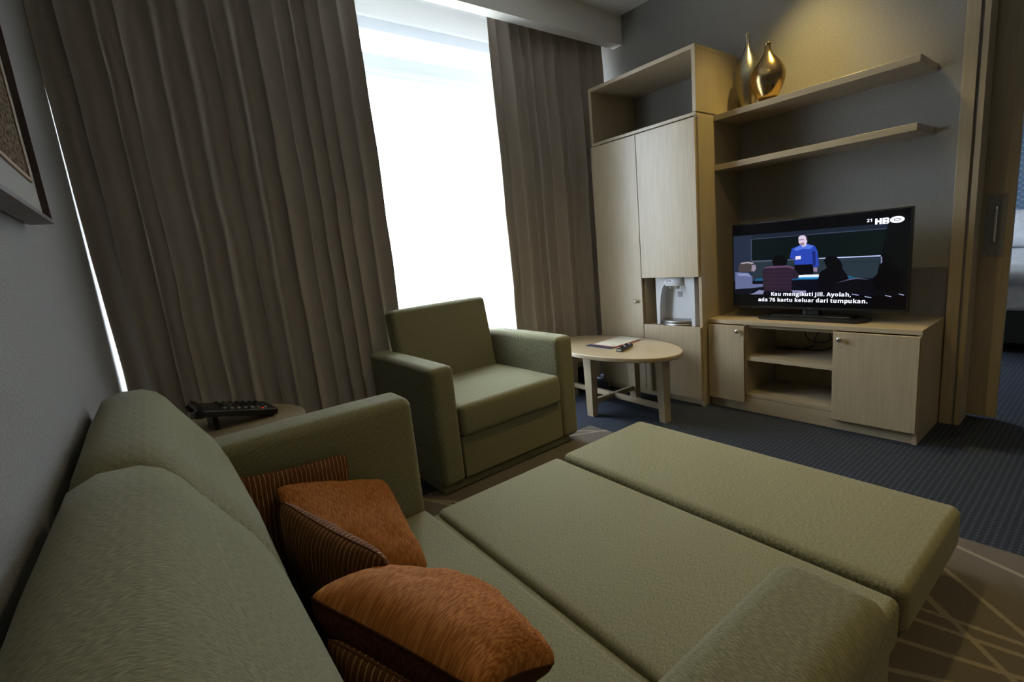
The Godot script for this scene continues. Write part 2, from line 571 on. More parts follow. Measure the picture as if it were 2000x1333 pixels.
func build_curtains() -> void:
	var l := [-0.117, -0.03, 0.08, 0.145, 0.27, 0.375, 0.50, 0.575, 0.69, 0.80, 0.875, 0.955, 1.03, 1.13, 1.235]
	var t := thing("curtain", "long taupe curtain drawn to the left of the window, behind the phone table", "curtain", Vector3(0, 0, -2.80))
	part("drape", curtain_mesh(l, 0.015, 2.80, 0.054, 0.004, 16, 4, true), M.curtain, t)
	part("heading_tape", rbox(Vector3(1.30, 0.06, 0.012), 0.003), M.curtain, t, Vector3(0.56, 2.80, -0.012))
	var r := [2.15, 2.22, 2.32, 2.42, 2.50, 2.61, 2.73, 2.80, 2.88, 2.98, 3.07, 3.16, 3.262]
	var t2 := thing("curtain", "long taupe curtain to the right of the window, beside the tall cabinet", "curtain", Vector3(0, 0, -2.80))
	part("drape", curtain_mesh(r, 0.015, 2.80, 0.044, 0.004, 16, 8), M.curtain, t2)
	part("heading_tape", rbox(Vector3(1.06, 0.06, 0.012), 0.003), M.curtain, t2, Vector3(2.72, 2.80, -0.012))
	var s := []
	rng.seed = 77
	var x := -0.08
	while x < 3.26:
		s.append(x)
		x += rng.randf_range(0.045, 0.085)
	var t3 := thing("sheer_curtain", "thin white sheer curtain glowing in front of the window", "curtain", Vector3(0, 0, -2.965))
	part("voile", curtain_mesh(s, 0.02, 2.80, 0.016, 0.0008, 6, 12), M.sheer, t3)
	var tr := thing("curtain_track", "white double curtain track hidden behind the pelmet", "curtain track", Vector3(0, 2.832, 0))
	for z in [-2.81, -2.97]:
		part("rail", rbox(Vector3(3.40, 0.016, 0.022), 0.002), M.frame_white, tr, Vector3(1.58, 0.008, z))

# ---------------------------------------------------------------- upholstery
func cushion_panel(called: String, a: Vector3, b: Vector3, m: Material, parent: Node3D, r: float, bulge: float) -> MeshInstance3D:
	return part(called, rbox(b - a, r, 4, Vector3(0.002, bulge, 0.002), 12), m, parent, (a + b) / 2 - parent.position)

func build_sofa() -> void:
	var o := Vector3(0.3, 0.0045, -0.95)
	var t := thing("sofa_bed", "olive green sofa bed pulled out flat, against the left wall", "sofa bed", o, -0.012)
	# back cushions: one profile drawn along z, ends tucked in
	var prof := [Vector2(-0.140, 0.30), Vector2(-0.147, 0.55), Vector2(-0.150, 0.76), Vector2(-0.149, 0.835), Vector2(-0.138, 0.868), Vector2(-0.100, 0.884), Vector2(-0.050, 0.880), Vector2(-0.022, 0.866), Vector2(-0.002, 0.843), Vector2(0.020, 0.803), Vector2(0.052, 0.750), Vector2(0.085, 0.695), Vector2(0.110, 0.635), Vector2(0.128, 0.565), Vector2(0.142, 0.485), Vector2(0.152, 0.39), Vector2(0.158, 0.30), Vector2(0.150, 0.235), Vector2(0.08, 0.222), Vector2(-0.08, 0.222)]
	for zz in [[-1.655, -0.953], [-0.947, -0.285]]:
		var rows := []
		for e in [[0.0, 0.10], [0.004, 0.045], [0.014, 0.014], [0.03, 0.002], [0.2, 0.0], [0.5, -0.004], [0.8, 0.0], [0.97, 0.002], [0.986, 0.014], [0.996, 0.045], [1.0, 0.10]]:
			var row := PackedVector3Array()
			for p in prof:
				var c := Vector2(0.0, 0.55)
				var d: Vector2 = (p - c).normalized()
				var q: Vector2 = p - d * e[1] * (0.35 if e[1] > 0.03 else 0.8)
				row.append(Vector3(q.x, q.y, lerpf(zz[0], zz[1], e[0])) - o)
			rows.append(row)
		part("back_cushion", skin(rows, true, true, true), M.fabric_z, t)
	part("back_frame", rbox(Vector3(0.07, 0.70, 1.64), 0.02, 3), M.fabric_z, t, Vector3(-0.095, 0.40, -0.95) - o)
	# arms
	part("arm", rbox(Vector3(0.835, 0.63, 0.165), 0.035, 4, Vector3(0.0, 0.006, 0.004), 10), M.fabric_x, t, Vector3(0.2925, 0.345, -1.685) - o)
	part("arm", rbox(Vector3(0.835, 0.63, 0.148), 0.035, 4, Vector3(0.0, 0.006, 0.004), 10), M.fabric_x, t, Vector3(0.2925, 0.345, -0.232) - o)
	# three panels laid end to end, and the cloth hinge between the first two
	cushion_panel("seat_panel", Vector3(0.155, 0.085, -1.588), Vector3(0.697, 0.222, -0.305), M.fabric_z, t, 0.016, 0.006)
	cushion_panel("middle_panel", Vector3(0.728, 0.085, -1.560), Vector3(1.348, 0.216, -0.300), M.fabric_z, t, 0.022, 0.006)
	cushion_panel("foot_panel", Vector3(1.352, 0.095, -1.530), Vector3(1.900, 0.236, -0.290), M.fabric_x, t, 0.026, 0.006)
	part("hinge_strip", rbox(Vector3(0.05, 0.05, 1.25), 0.004), M.fabric_z, t, Vector3(0.712, 0.168, -0.94) - o)
	var base := part("base_frame", rbox(Vector3(0.80, 0.06, 1.30), 0.006), M.fabric_x, t, Vector3(0.29, 0.062, -0.95) - o)
	base.set_meta("label", "shadowed base under the seat")
	for x in [-0.08, 0.62]:
		for z in [-1.70, -0.20]:
			part("foot", lathe([[0.022, 0.0], [0.025, 0.004], [0.025, 0.036]], 14), M.black_plastic, t, Vector3(x, 0.0045, z) - o)
	for x in [0.84, 1.24, 1.46, 1.80]:
		for z in [-1.42, -0.42]:
			part("leg", lathe([[0.016, 0.0], [0.018, 0.004], [0.018, 0.1]], 14), M.black_plastic, t, Vector3(x, 0.0045, z) - o)

func pillow(called: String, label: String, group: String, c: Vector3, u: Vector3, v: Vector3, size: Vector2, fat: float, front: Material, back: Material, sd: int, hang := 0.0) -> void:
	u = u.normalized()
	v = (v - u * v.dot(u)).normalized()
	var n := u.cross(v)
	var t := thing(called, label, "pillow", c, 0.0, group)
	t.basis = Basis(u, v, n)
	var nz := FastNoiseLite.new()
	nz.seed = sd
	nz.frequency = 2.4
	var N := 30
	for side in [1.0, -1.0]:
		var rows := []
		for i in N + 1:
			var row := PackedVector3Array()
			for j in N + 1:
				var s := lerpf(-1, 1, float(j) / N)
				var w := lerpf(-1, 1, float(i) / N)
				s = sin(s * PI / 2)
				w = sin(w * PI / 2)
				var x := size.x / 2 * s * (1.0 - 0.08 * (1 - w * w) * s * s)
				var y := size.y / 2 * w * (1.0 - 0.08 * (1 - s * s) * w * w)
				var h := pow((1 - s * s) * (1 - w * w), 0.42)
				var edge := (1 - pow(s, 8)) * (1 - pow(w, 8))
				var z: float = side * fat * h * (1.0 + 0.22 * nz.get_noise_2d(x * 3.0, y * 3.0)) + 0.006 * nz.get_noise_2d(x * 9.0 + 20.0, y * 9.0) * edge
				z += hang * (s * s - 0.5) * 0.5
				var round_off := 1.0 - 0.07 * pow(s * w, 6.0)
				row.append(Vector3(x * round_off, y * round_off, z))
			rows.append(row)
		var st := SurfaceTool.new()
		st.begin(Mesh.PRIMITIVE_TRIANGLES)
		for i in N:
			for j in N:
				var p := [rows[i][j], rows[i][j + 1], rows[i + 1][j + 1], rows[i + 1][j]]
				var uv := []
				for q in p:
					uv.append(Vector2(q.x, q.y) + Vector2(0.5, 0.5))
				if side > 0:
					quad(st, p[0], p[3], p[2], p[1], [uv[0], uv[3], uv[2], uv[1]])
				else:
					quad(st, p[0], p[1], p[2], p[3], uv)
		st.generate_normals()
		part("front_cover" if side > 0 else "back_cover", st.commit(), front if side > 0 else back, t)
	# the sewn edge
	var rim := []
	for k in 64:
		var a := float(k) / 64 * 4.0
		var e := int(a)
		var f := (a - e) * 2.0 - 1.0
		var s: float = [f, 1.0, -f, -1.0][e]
		var w: float = [-1.0, f, 1.0, -f][e]
		var ro := 1.0 - 0.07 * pow(s * w, 6.0)
		rim.append(Vector3(ro, ro, 1.0) * Vector3(size.x / 2 * s * (1.0 - 0.08 * (1 - w * w) * s * s), size.y / 2 * w * (1.0 - 0.08 * (1 - s * s) * w * w), hang * (s * s - 0.5) * 0.5))
	rim.append(rim[0])
	part("seam", tube(PackedVector3Array(rim), 0.0022, 6), back, t)

func build_pillows() -> void:
	pillow("throw_pillow", "dark brown pinstriped pillow wedged upright against the far sofa arm", "pinstriped pillows on the sofa", Vector3(0.245, 0.392, -1.540), Vector3(1, -0.10, 0.0), Vector3(0.05, 1, -0.12), Vector2(0.38, 0.36), 0.040, M.pinstripe, M.pinstripe, 3)
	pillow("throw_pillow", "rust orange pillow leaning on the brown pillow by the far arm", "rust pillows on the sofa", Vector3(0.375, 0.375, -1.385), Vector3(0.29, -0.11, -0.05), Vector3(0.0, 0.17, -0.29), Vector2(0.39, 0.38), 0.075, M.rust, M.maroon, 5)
	pillow("throw_pillow", "dark brown pinstriped pillow leaning on the sofa back between the orange pillows", "pinstriped pillows on the sofa", Vector3(0.245, 0.405, -1.06), Vector3(0.30, -0.10, 0.94), Vector3(-0.16, 0.97, -0.10), Vector2(0.38, 0.42), 0.055, M.pinstripe, M.pinstripe, 7)
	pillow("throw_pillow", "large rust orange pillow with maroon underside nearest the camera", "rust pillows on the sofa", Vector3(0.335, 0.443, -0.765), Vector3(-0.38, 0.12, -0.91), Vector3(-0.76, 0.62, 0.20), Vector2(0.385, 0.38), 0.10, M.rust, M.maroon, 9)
	pillow("throw_pillow", "dark brown pinstriped pillow tucked under the nearest orange pillow", "pinstriped pillows on the sofa", Vector3(0.24, 0.345, -0.665), Vector3(0.42, -0.10, 0.90), Vector3(-0.20, 0.97, 0.0), Vector2(0.38, 0.36), 0.045, M.pinstripe, M.pinstripe, 13)

func build_armchair() -> void:
	var o := Vector3(1.455, 0.0045, -2.33)
	var t := thing("armchair", "square olive green armchair in front of the window", "armchair", o)
	var f: Material = M.fabric_x
	part("arm", rbox(Vector3(0.125, 0.60, 0.76), 0.030, 4, Vector3(0.004, 0.005, 0.0), 10), f, t, Vector3(1.055, 0.345, -2.345) - o)
	part("arm", rbox(Vector3(0.125, 0.60, 0.76), 0.030, 4, Vector3(0.004, 0.005, 0.0), 10), f, t, Vector3(1.855, 0.345, -2.345) - o)
	part("front_rail", rbox(Vector3(0.672, 0.215, 0.05), 0.008, 3), f, t, Vector3(1.455, 0.165, -1.995) - o)
	part("seat_base", rbox(Vector3(0.672, 0.20, 0.64), 0.01), f, t, Vector3(1.455, 0.165, -2.345) - o)
	part("seat_cushion", rbox(Vector3(0.668, 0.165, 0.62), 0.028, 4, Vector3(0.0, 0.012, 0.006), 12), f, t, Vector3(1.455, 0.352, -2.262) - o)
	# the back leans: its front face runs from the seat up and backwards
	part("backrest", rbox(Vector3(0.668, 0.55, 0.115), 0.030, 4, Vector3(0.0, 0.004, 0.008), 10), f, t, Vector3(1.455, 0.60, -2.640) - o, Vector3(-0.16, 0, 0))
	part("back_panel", rbox(Vector3(0.70, 0.36, 0.05), 0.01), f, t, Vector3(1.455, 0.235, -2.695) - o)
	part("plinth", rbox(Vector3(0.86, 0.045, 0.66), 0.004), f, t, Vector3(1.43, 0.0275, -2.325) - o)

# ---------------------------------------------------------------- tables
func build_side_table() -> void:
	var o := Vector3(0.185, 0, -2.36)
	var t := thing("side_table", "round maple side table behind the sofa arm, under the telephone", "table", o)
	part("table_top", lathe([[0.315, 0.492], [0.322, 0.495], [0.325, 0.50], [0.325, 0.515], [0.322, 0.52], [0.31, 0.522]], 64), M.wood_z, t)
	part("column", lathe([[0.03, 0.015], [0.028, 0.03], [0.028, 0.49]], 20), M.wood_y, t)
	part("foot_plate", lathe([[0.17, 0.0], [0.175, 0.003], [0.175, 0.013], [0.17, 0.016]], 40), M.wood_z, t)

	var p := thing("telephone", "black desk telephone on the round side table", "telephone", Vector3(0.225, 0.522, -2.42), 0.10)
	# wedge body, its display end raised on a stand, the handset lying across that end
	var tilt := Basis(Vector3(0, 0, 1), -0.25)
	var body := part("body", rbox(Vector3(0.30, 0.030, 0.20), 0.009, 3), M.black_plastic, p, Vector3(0.02, 0.056, 0))
	body.basis = tilt
	part("stand", rbox(Vector3(0.022, 0.085, 0.13), 0.004), M.black_plastic, p, Vector3(-0.075, 0.0425, 0))
	part("front_lip", rbox(Vector3(0.03, 0.02, 0.17), 0.005), M.black_plastic, p, Vector3(0.145, 0.012, 0))
	var hs := smooth_path([Vector3(0, 0.0, -0.105), Vector3(0, 0.012, -0.08), Vector3(0, 0.018, 0), Vector3(0, 0.012, 0.08), Vector3(0, 0.0, 0.105)], 5)
	var hand := part("handset", tube(hs, 0.014, 10), M.black_plastic, p, Vector3(-0.125, 0.095, 0.0))
	for e in [-0.085, 0.085]:
		part("earpiece", lathe([[0.016, -0.012], [0.025, -0.008], [0.027, 0.012], [0.016, 0.022]], 18), M.black_plastic, hand, Vector3(0, -0.008, e))
	for i in 7:
		for j in 3:
			var key := part("key", rbox(Vector3(0.012, 0.007, 0.016), 0.002), M.grey_plastic if j == 2 else M.black_matte, body, Vector3(-0.06 + i * 0.027, 0.0175, -0.08 + j * 0.075))
			key.set_meta("label", "push button")
	part("display", rbox(Vector3(0.05, 0.004, 0.09), 0.001), mat(lin(0.05, 0.06, 0.05), 0.15), body, Vector3(-0.02, 0.0155, -0.04))
	part("message_lamp", rbox(Vector3(0.006, 0.004, 0.006), 0.001), glow(Color(1.0, 0.25, 0.12), 0.7), body, Vector3(0.085, 0.0165, 0.09))

func build_oval_table() -> void:
	var o := Vector3(2.49, 0, -2.18)
	var t := thing("coffee_table", "oval maple table with splayed legs between armchair and tall cabinet", "table", o, -0.06)
	part("table_top", lathe([[0.97, 0.418], [0.994, 0.4185], [0.999, 0.420], [1.0, 0.4225], [1.0, 0.4415], [0.999, 0.444], [0.994, 0.4456], [0.97, 0.446]], 72, 0.30, 0.535), M.wood_z, t)
	# four legs under the ends of the axes, standing out a little at the foot
	for l in [[Vector3(-0.215, 0, 0.0), 0.0], [Vector3(0.215, 0, 0.0), 0.0], [Vector3(0, 0, 0.43), PI / 2], [Vector3(0, 0, -0.43), PI / 2]]:
		var d: Vector3 = l[0].normalized()
		var s := d.cross(Vector3.UP)
		var foot: Vector3 = l[0]
		var top: Vector3 = l[0] - d * 0.008 + Vector3(0, 0.4185, 0)
		var rows := []
		for e in [[foot, 0.022, 0.027], [top, 0.030, 0.036]]:
			var row := PackedVector3Array()
			for k in [[-1, -1], [1, -1], [1, 1], [-1, 1]]:
				row.append(e[0] + d * e[1] * k[0] + s * e[2] * k[1])
			rows.append(row)
		var st := SurfaceTool.new()
		st.begin(Mesh.PRIMITIVE_TRIANGLES)
		st.set_smooth_group(-1)
		for k in 4:
			var k2 := (k + 1) % 4
			quad(st, rows[0][k], rows[1][k], rows[1][k2], rows[0][k2])
		quad(st, rows[0][0], rows[0][1], rows[0][2], rows[0][3])
		quad(st, rows[1][3], rows[1][2], rows[1][1], rows[1][0])
		st.generate_normals()
		part("leg", st.commit(), M.wood_y, t)
	part("stretcher", rbox(Vector3(0.40, 0.034, 0.026), 0.002), M.wood_x, t, Vector3(0, 0.095, 0))
	part("stretcher", rbox(Vector3(0.026, 0.034, 0.83), 0.002), M.wood_z, t, Vector3(0, 0.093, 0))

	# papers and the remote control
	var mg := thing("magazine", "magazine with a red and navy cover lying under the white leaflet", "magazine", Vector3(2.545, 0.4465, -2.215), -0.01)
	part("cover", rbox(Vector3(0.30, 0.004, 0.225), 0.001), mat(lin(0.30, 0.045, 0.05), 0.35), mg, Vector3(0, 0.0026, 0))
	part("spine_strip", rbox(Vector3(0.045, 0.0044, 0.226), 0.001), mat(lin(0.03, 0.035, 0.07), 0.35), mg, Vector3(-0.1285, 0.0026, 0))
	for k in 9:
		part("cover_band", rbox(Vector3(0.03, 0.0004, 0.012), 0.0001), mat(lin(0.55, 0.45, 0.42), 0.5), mg, Vector3(-0.085, 0.0048, -0.095 + k * 0.023))
	var lf := thing("leaflet", "white printed leaflet on top of the magazine", "paper", Vector3(2.603, 0.4515, -2.215), 0.012)
	part("sheet", rbox(Vector3(0.295, 0.0016, 0.195), 0.0004), mat(lin(0.62, 0.61, 0.55), 0.6), lf, Vector3(0, 0.0009, 0))
	for k in 5:
		part("text_line", rbox(Vector3(0.16, 0.0003, 0.004), 0.0001), mat(lin(0.42, 0.42, 0.39), 0.7), lf, Vector3(0.02, 0.0018, -0.055 + k * 0.026))
	part("emblem", rbox(Vector3(0.012, 0.0003, 0.03), 0.0001), mat(lin(0.28, 0.16, 0.16), 0.7), lf, Vector3(-0.12, 0.0018, 0.062))
	var rc := thing("remote_control", "black television remote control on the oval table", "remote control", Vector3(2.445, 0.4465, -2.028), 0.30)
	part("case", rbox(Vector3(0.185, 0.02, 0.048), 0.007, 3), M.black_plastic, rc, Vector3(0, 0.0105, 0))
	part("front_window", rbox(Vector3(0.012, 0.012, 0.034), 0.003), M.grey_plastic, rc, Vector3(-0.089, 0.0105, 0))
	for i in 8:
		for j in 3:
			part("button", rbox(Vector3(0.010, 0.004, 0.008), 0.001), M.grey_plastic if (i + j) % 4 == 0 else M.black_matte, rc, Vector3(-0.055 + i * 0.018, 0.0215, -0.013 + j * 0.013))

# ---------------------------------------------------------------- cabinets
func knob(parent: Node3D, at: Vector3) -> void:
	part("knob", lathe([[0.005, 0.0], [0.005, 0.010], [0.012, 0.014], [0.0145, 0.020], [0.012, 0.026], [0.005, 0.029], [0.001, 0.0295]], 20), M.chrome, parent, at, Vector3(0, 0, PI / 2), "round chrome knob")

func build_tall_cabinet() -> void:
	var t := thing("tall_cabinet", "tall maple cabinet with open top shelf, beside the window curtain", "cabinet", Vector3(XR, 0, -2.13))
	var o := t.position
	var xf := 2.843
	var y := func(called: String, a: Vector3, b: Vector3, m: Material) -> MeshInstance3D: return bpart(called, a - o, b - o, m, t, 0.0015)
	# open box on top
	y.call("top_board", Vector3(xf - 0.012, 2.217, -2.556), Vector3(XR - 0.002, 2.242, -1.707), M.wood_z)
	y.call("box_side", Vector3(xf - 0.012, 1.866, -2.556), Vector3(XR - 0.002, 2.217, -2.531), M.wood_y)
	y.call("box_side", Vector3(xf - 0.012, 1.866, -1.732), Vector3(XR - 0.002, 2.217, -1.707), M.wood_y)
	y.call("box_floor", Vector3(xf - 0.010, 1.846, -2.552), Vector3(XR - 0.002, 1.866, -1.711), M.wood_z)
	y.call("box_back", Vector3(XR - 0.014, 1.866, -2.531), Vector3(XR - 0.004, 2.217, -1.732), M.wallpaper)
	# carcass below
	y.call("side_panel", Vector3(xf + 0.004, 0.0, -2.552), Vector3(XR - 0.002, 1.846, -2.530), M.wood_y)
	y.call("side_panel", Vector3(xf + 0.004, 0.0, -1.729), Vector3(XR - 0.002, 1.846, -1.707), M.wood_y)
	y.call("divider", Vector3(xf + 0.010, 0.06, -2.166), Vector3(XR - 0.02, 1.844, -2.148), M.wood_y)
	y.call("back_panel", Vector3(XR - 0.014, 0.02, -2.53), Vector3(XR - 0.004, 1.846, -1.729), M.wood_y)
	y.call("plinth", Vector3(xf + 0.022, 0.0, -2.53), Vector3(xf + 0.04, 0.045, -1.729), M.wood_z)
	y.call("niche_floor", Vector3(xf + 0.004, 0.515, -2.148), Vector3(XR - 0.02, 0.533, -1.729), M.wood_z)
	y.call("niche_top", Vector3(xf + 0.010, 0.876, -2.148), Vector3(XR - 0.02, 0.894, -1.729), M.wood_z)
	var d: MeshInstance3D = y.call("door", Vector3(xf - 0.016, 0.048, -2.562), Vector3(xf + 0.002, 1.838, -2.160), M.wood_y)
	d.set_meta("label", "full-height door on the window side")
	knob(d, Vector3(xf - 0.016, 0.704, -2.205) - o - d.position)
	var d2: MeshInstance3D = y.call("door", Vector3(xf - 0.016, 0.872, -2.156), Vector3(xf + 0.002, 1.838, -1.718), M.wood_y)
	d2.set_meta("label", "upper door over the dispenser niche")
	y.call("lower_panel", Vector3(xf - 0.014, 0.048, -2.156), Vector3(xf + 0.004, 0.541, -1.714), M.wood_y)

	# water dispenser standing in the niche
	var w := thing("water_dispenser", "white water dispenser in the niche of the tall cabinet", "water dispenser", Vector3(2.99, 0.533, -1.935))
	var wo := w.position
	part("body", rbox(Vector3(0.20, 0.335, 0.30), 0.02, 3), M.white_plastic, w, Vector3(3.06, 0.7015, -1.935) - wo)
	# front fascia with an arched bay: outline with the bay cut in from below
	var fas := [Vector2(-0.15, 0.535), Vector2(-0.15, 0.868), Vector2(0.15, 0.868), Vector2(0.15, 0.535), Vector2(0.125, 0.535), Vector2(0.121, 0.66), Vector2(0.112, 0.74), Vector2(0.096, 0.795), Vector2(0.072, 0.828), Vector2(0.0, 0.838), Vector2(-0.072, 0.828), Vector2(-0.096, 0.795), Vector2(-0.112, 0.74), Vector2(-0.121, 0.66), Vector2(-0.125, 0.535)]
	part("fascia", prism(fas, Vector3(0, 0, 1), Vector3(0, 1, 0), Vector3(-0.075, 0, 0)), M.white_plastic, w, Vector3(2.962, 0, -1.935) - wo)
	# control block: half cylinder with two taps
	part("control_block", lathe([[0.072, 0.0], [0.078, 0.006], [0.078, 0.05], [0.07, 0.056]], 36, 0.55, 1.0), M.white_plastic, w, Vector3(2.895, 0.812, -1.935) - wo)
	for z in [-0.028, 0.028]:
		part("tap", lathe([[0.008, 0.0], [0.011, 0.004], [0.011, 0.022]], 14), M.grey_plastic, w, Vector3(2.885, 0.79, -1.935 + z) - wo)
	part("control_window", rbox(Vector3(0.006, 0.012, 0.03), 0.002), M.grey_plastic, w, Vector3(2.852, 0.848, -1.955) - wo)
	part("notice", rbox(Vector3(0.001, 0.036, 0.036), 0.0004), mat(lin(0.27, 0.27, 0.29), 0.6), w, Vector3(2.9585, 0.742, -1.94) - wo, Vector3.ZERO, "small grey label on the back of the bay")
	for k in 4:
		part("notice_line", rbox(Vector3(0.0006, 0.0025, 0.026 - 0.004 * k), 0.0002), mat(lin(0.55, 0.55, 0.56), 0.6), w, Vector3(2.9578, 0.753 - k * 0.007, -1.94) - wo)
	part("drip_tray", lathe([[0.118, 0.0], [0.122, 0.004], [0.122, 0.014], [0.116, 0.016], [0.116, 0.020], [0.123, 0.024], [0.123, 0.036], [0.11, 0.038]], 48, 0.72, 1.0), M.steel, w, Vector3(2.93, 0.535, -1.935) - wo)

func build_console() -> void:
	var t := thing("tv_console", "low maple television console with two doors and open middle shelf", "cabinet", Vector3(XR, 0, -1.15))
	var o := t.position
	var xf := 2.909
	var z0 := -1.703
	var z1 := -0.604
	var y := func(called: String, a: Vector3, b: Vector3, m: Material) -> MeshInstance3D: return bpart(called, a - o, b - o, m, t, 0.0015)
	y.call("top_board", Vector3(xf, 0.563, z0), Vector3(XR - 0.002, 0.588, z1), M.wood_z)
	y.call("side_panel", Vector3(xf + 0.004, 0.0, z1 - 0.02), Vector3(XR - 0.002, 0.562, z1), M.wood_y)
	y.call("side_panel", Vector3(xf + 0.02, 0.0, z0), Vector3(XR - 0.002, 0.562, z0 + 0.018), M.wood_y)
	y.call("partition", Vector3(xf + 0.012, 0.09, -1.478), Vector3(XR - 0.02, 0.562, -1.458), M.wood_y)
	y.call("partition", Vector3(xf + 0.012, 0.09, -0.985), Vector3(XR - 0.02, 0.562, -0.965), M.wood_y)
	y.call("top_rail", Vector3(xf + 0.03, 0.540, -1.458), Vector3(xf + 0.05, 0.562, -0.985), M.wood_z)
	y.call("shelf", Vector3(xf + 0.012, 0.334, -1.458), Vector3(XR - 0.02, 0.362, -0.985), M.wood_z)
	y.call("bottom_board", Vector3(xf + 0.012, 0.096, -1.68), Vector3(XR - 0.02, 0.118, -0.626), M.wood_z)
	y.call("plinth", Vector3(xf + 0.014, 0.0, -1.683), Vector3(xf + 0.034, 0.094, -0.626), M.wood_z)
	y.call("back_panel", Vector3(XR - 0.016, 0.0, -1.68), Vector3(XR - 0.006, 0.562, -0.626), M.wood_y)
	var d: MeshInstance3D = y.call("door", Vector3(xf - 0.012, 0.062, -1.699), Vector3(xf + 0.006, 0.556, -1.464), M.wood_y)
	knob(d, Vector3(xf - 0.012, 0.524, -1.500) - o - d.position)
	var d2: MeshInstance3D = y.call("door", Vector3(xf - 0.012, 0.062, -0.978), Vector3(xf + 0.006, 0.556, -0.610), M.wood_y)
	knob(d2, Vector3(xf - 0.012, 0.520, -0.944) - o - d2.position)

	var s := thing("wall_socket", "double wall socket inside the television console, cable plugged in", "socket", Vector3(XR - 0.016, 0.50, -1.16))
	part("face_plate", rbox(Vector3(0.008, 0.08, 0.14), 0.002), M.grey_plastic, s, Vector3(-0.004, 0, 0))
	part("switch", rbox(Vector3(0.004, 0.02, 0.014), 0.001), M.grey_plastic, s, Vector3(-0.0095, 0.015, 0.045))
	var c := thing("power_cable", "black power cable coiled on the back of the console's open shelf", "cable", Vector3(XR - 0.03, 0.362, -1.2))
	part("plug", rbox(Vector3(0.035, 0.04, 0.05), 0.008, 3), M.black_plastic, c, Vector3(-0.013, 0.135, 0.03))
	part("cord", tube(smooth_path([Vector3(-0.03, 0.12, 0.03), Vector3(-0.05, 0.08, 0.005), Vector3(-0.06, 0.03, 0.0), Vector3(-0.08, 0.008, -0.04), Vector3(-0.11, 0.006, -0.10), Vector3(-0.13, 0.006, -0.16), Vector3(-0.12, 0.008, -0.20), Vector3(-0.09, 0.008, -0.19), Vector3(-0.09, 0.008, -0.15), Vector3(-0.09, 0.006, -0.06), Vector3(-0.08, 0.008, 0.05), Vector3(-0.05, 0.03, 0.10), Vector3(-0.04, 0.10, 0.11), Vector3(-0.035, 0.17, 0.10)]), 0.0035, 7), M.black_plastic, c)
	part("cord", tube(smooth_path([Vector3(-0.03, 0.13, 0.05), Vector3(-0.04, 0.11, 0.08), Vector3(-0.05, 0.07, 0.09), Vector3(-0.05, 0.05, 0.04), Vector3(-0.05, 0.055, -0.01), Vector3(-0.045, 0.09, -0.05), Vector3(-0.035, 0.17, -0.055)]), 0.0035, 7), M.black_plastic, c)

func build_shelves() -> void:
	var a := thing("wall_shelf", "upper floating maple shelf carrying the two vases", "shelf", Vector3(XR, 1.857, -1.2))
	part("board", rbox(Vector3(0.307, 0.034, 1.010), 0.0015), M.wood_z, a, Vector3(-0.1545, -0.017, -0.0))
	a.get_child(0).position = Vector3(3.0235 + 0.1535, 1.840, -1.2005) - a.position
	var b := thing("wall_shelf", "lower floating maple shelf between the upper shelf and the television", "shelf", Vector3(XR, 1.558, -1.2))
	part("board", rbox(Vector3(0.307, 0.034, 1.010), 0.0015), M.wood_z, b, Vector3(3.0235 + 0.1535, 1.541, -1.2005) - b.position)
	for s in [[a, "bracket"], [b, "bracket"]]:
		for z in [-0.35, 0.35]:
			part(s[1], rbox(Vector3(0.008, 0.02, 0.06), 0.001), M.steel, s[0], Vector3(-0.0045, -0.017, z))

func build_vases() -> void:
	var h := 1.857
	var a := thing("tall_vase", "tall slim vase in antique silver gold on the upper shelf", "vase", Vector3(3.215, h, -1.585))
	var pa := [[0.030, 0.0], [0.034, 0.004], [0.044, 0.05], [0.060, 0.11], [0.068, 0.16], [0.070, 0.20], [0.066, 0.245], [0.054, 0.29], [0.038, 0.328], [0.025, 0.352], [0.0165, 0.375], [0.0135, 0.40], [0.0125, 0.43], [0.0135, 0.448], [0.0145, 0.452], [0.0115, 0.453], [0.010, 0.44], [0.0095, 0.40]]
	part("body", lathe(pa, 56), M.antique, a)
	var b := thing("round_vase", "squat glossy gold flask vase with a narrow neck on the upper shelf", "vase", Vector3(3.112, h, -1.418))
	var pb := [[0.030, 0.0], [0.036, 0.003], [0.058, 0.035], [0.080, 0.075], [0.093, 0.115], [0.095, 0.145], [0.088, 0.175], [0.071, 0.208], [0.048, 0.238], [0.029, 0.261], [0.0195, 0.28], [0.0165, 0.30], [0.0165, 0.318], [0.018, 0.322], [0.0145, 0.323], [0.0125, 0.31], [0.012, 0.28]]
	part("body", lathe(pb, 64, 0.80, 1.0), M.gold, b)

# ---------------------------------------------------------------- television
func fill_poly(im: Image, poly: Array, c: Color) -> void:
	var w := im.get_width()
	var h := im.get_height()
	var p := PackedVector2Array()
	var r := Rect2(poly[0][0] * w, poly[0][1] * h, 0, 0)
	for q in poly:
		p.append(Vector2(q[0] * w, q[1] * h))
		r = r.expand(p[-1])
	for y in range(maxi(0, int(r.position.y)), mini(h, int(r.end.y) + 1)):
		for x in range(maxi(0, int(r.position.x)), mini(w, int(r.end.x) + 1)):
			if Geometry2D.is_point_in_polygon(Vector2(x + 0.5, y + 0.5), p):
				im.set_pixel(x, y, c)

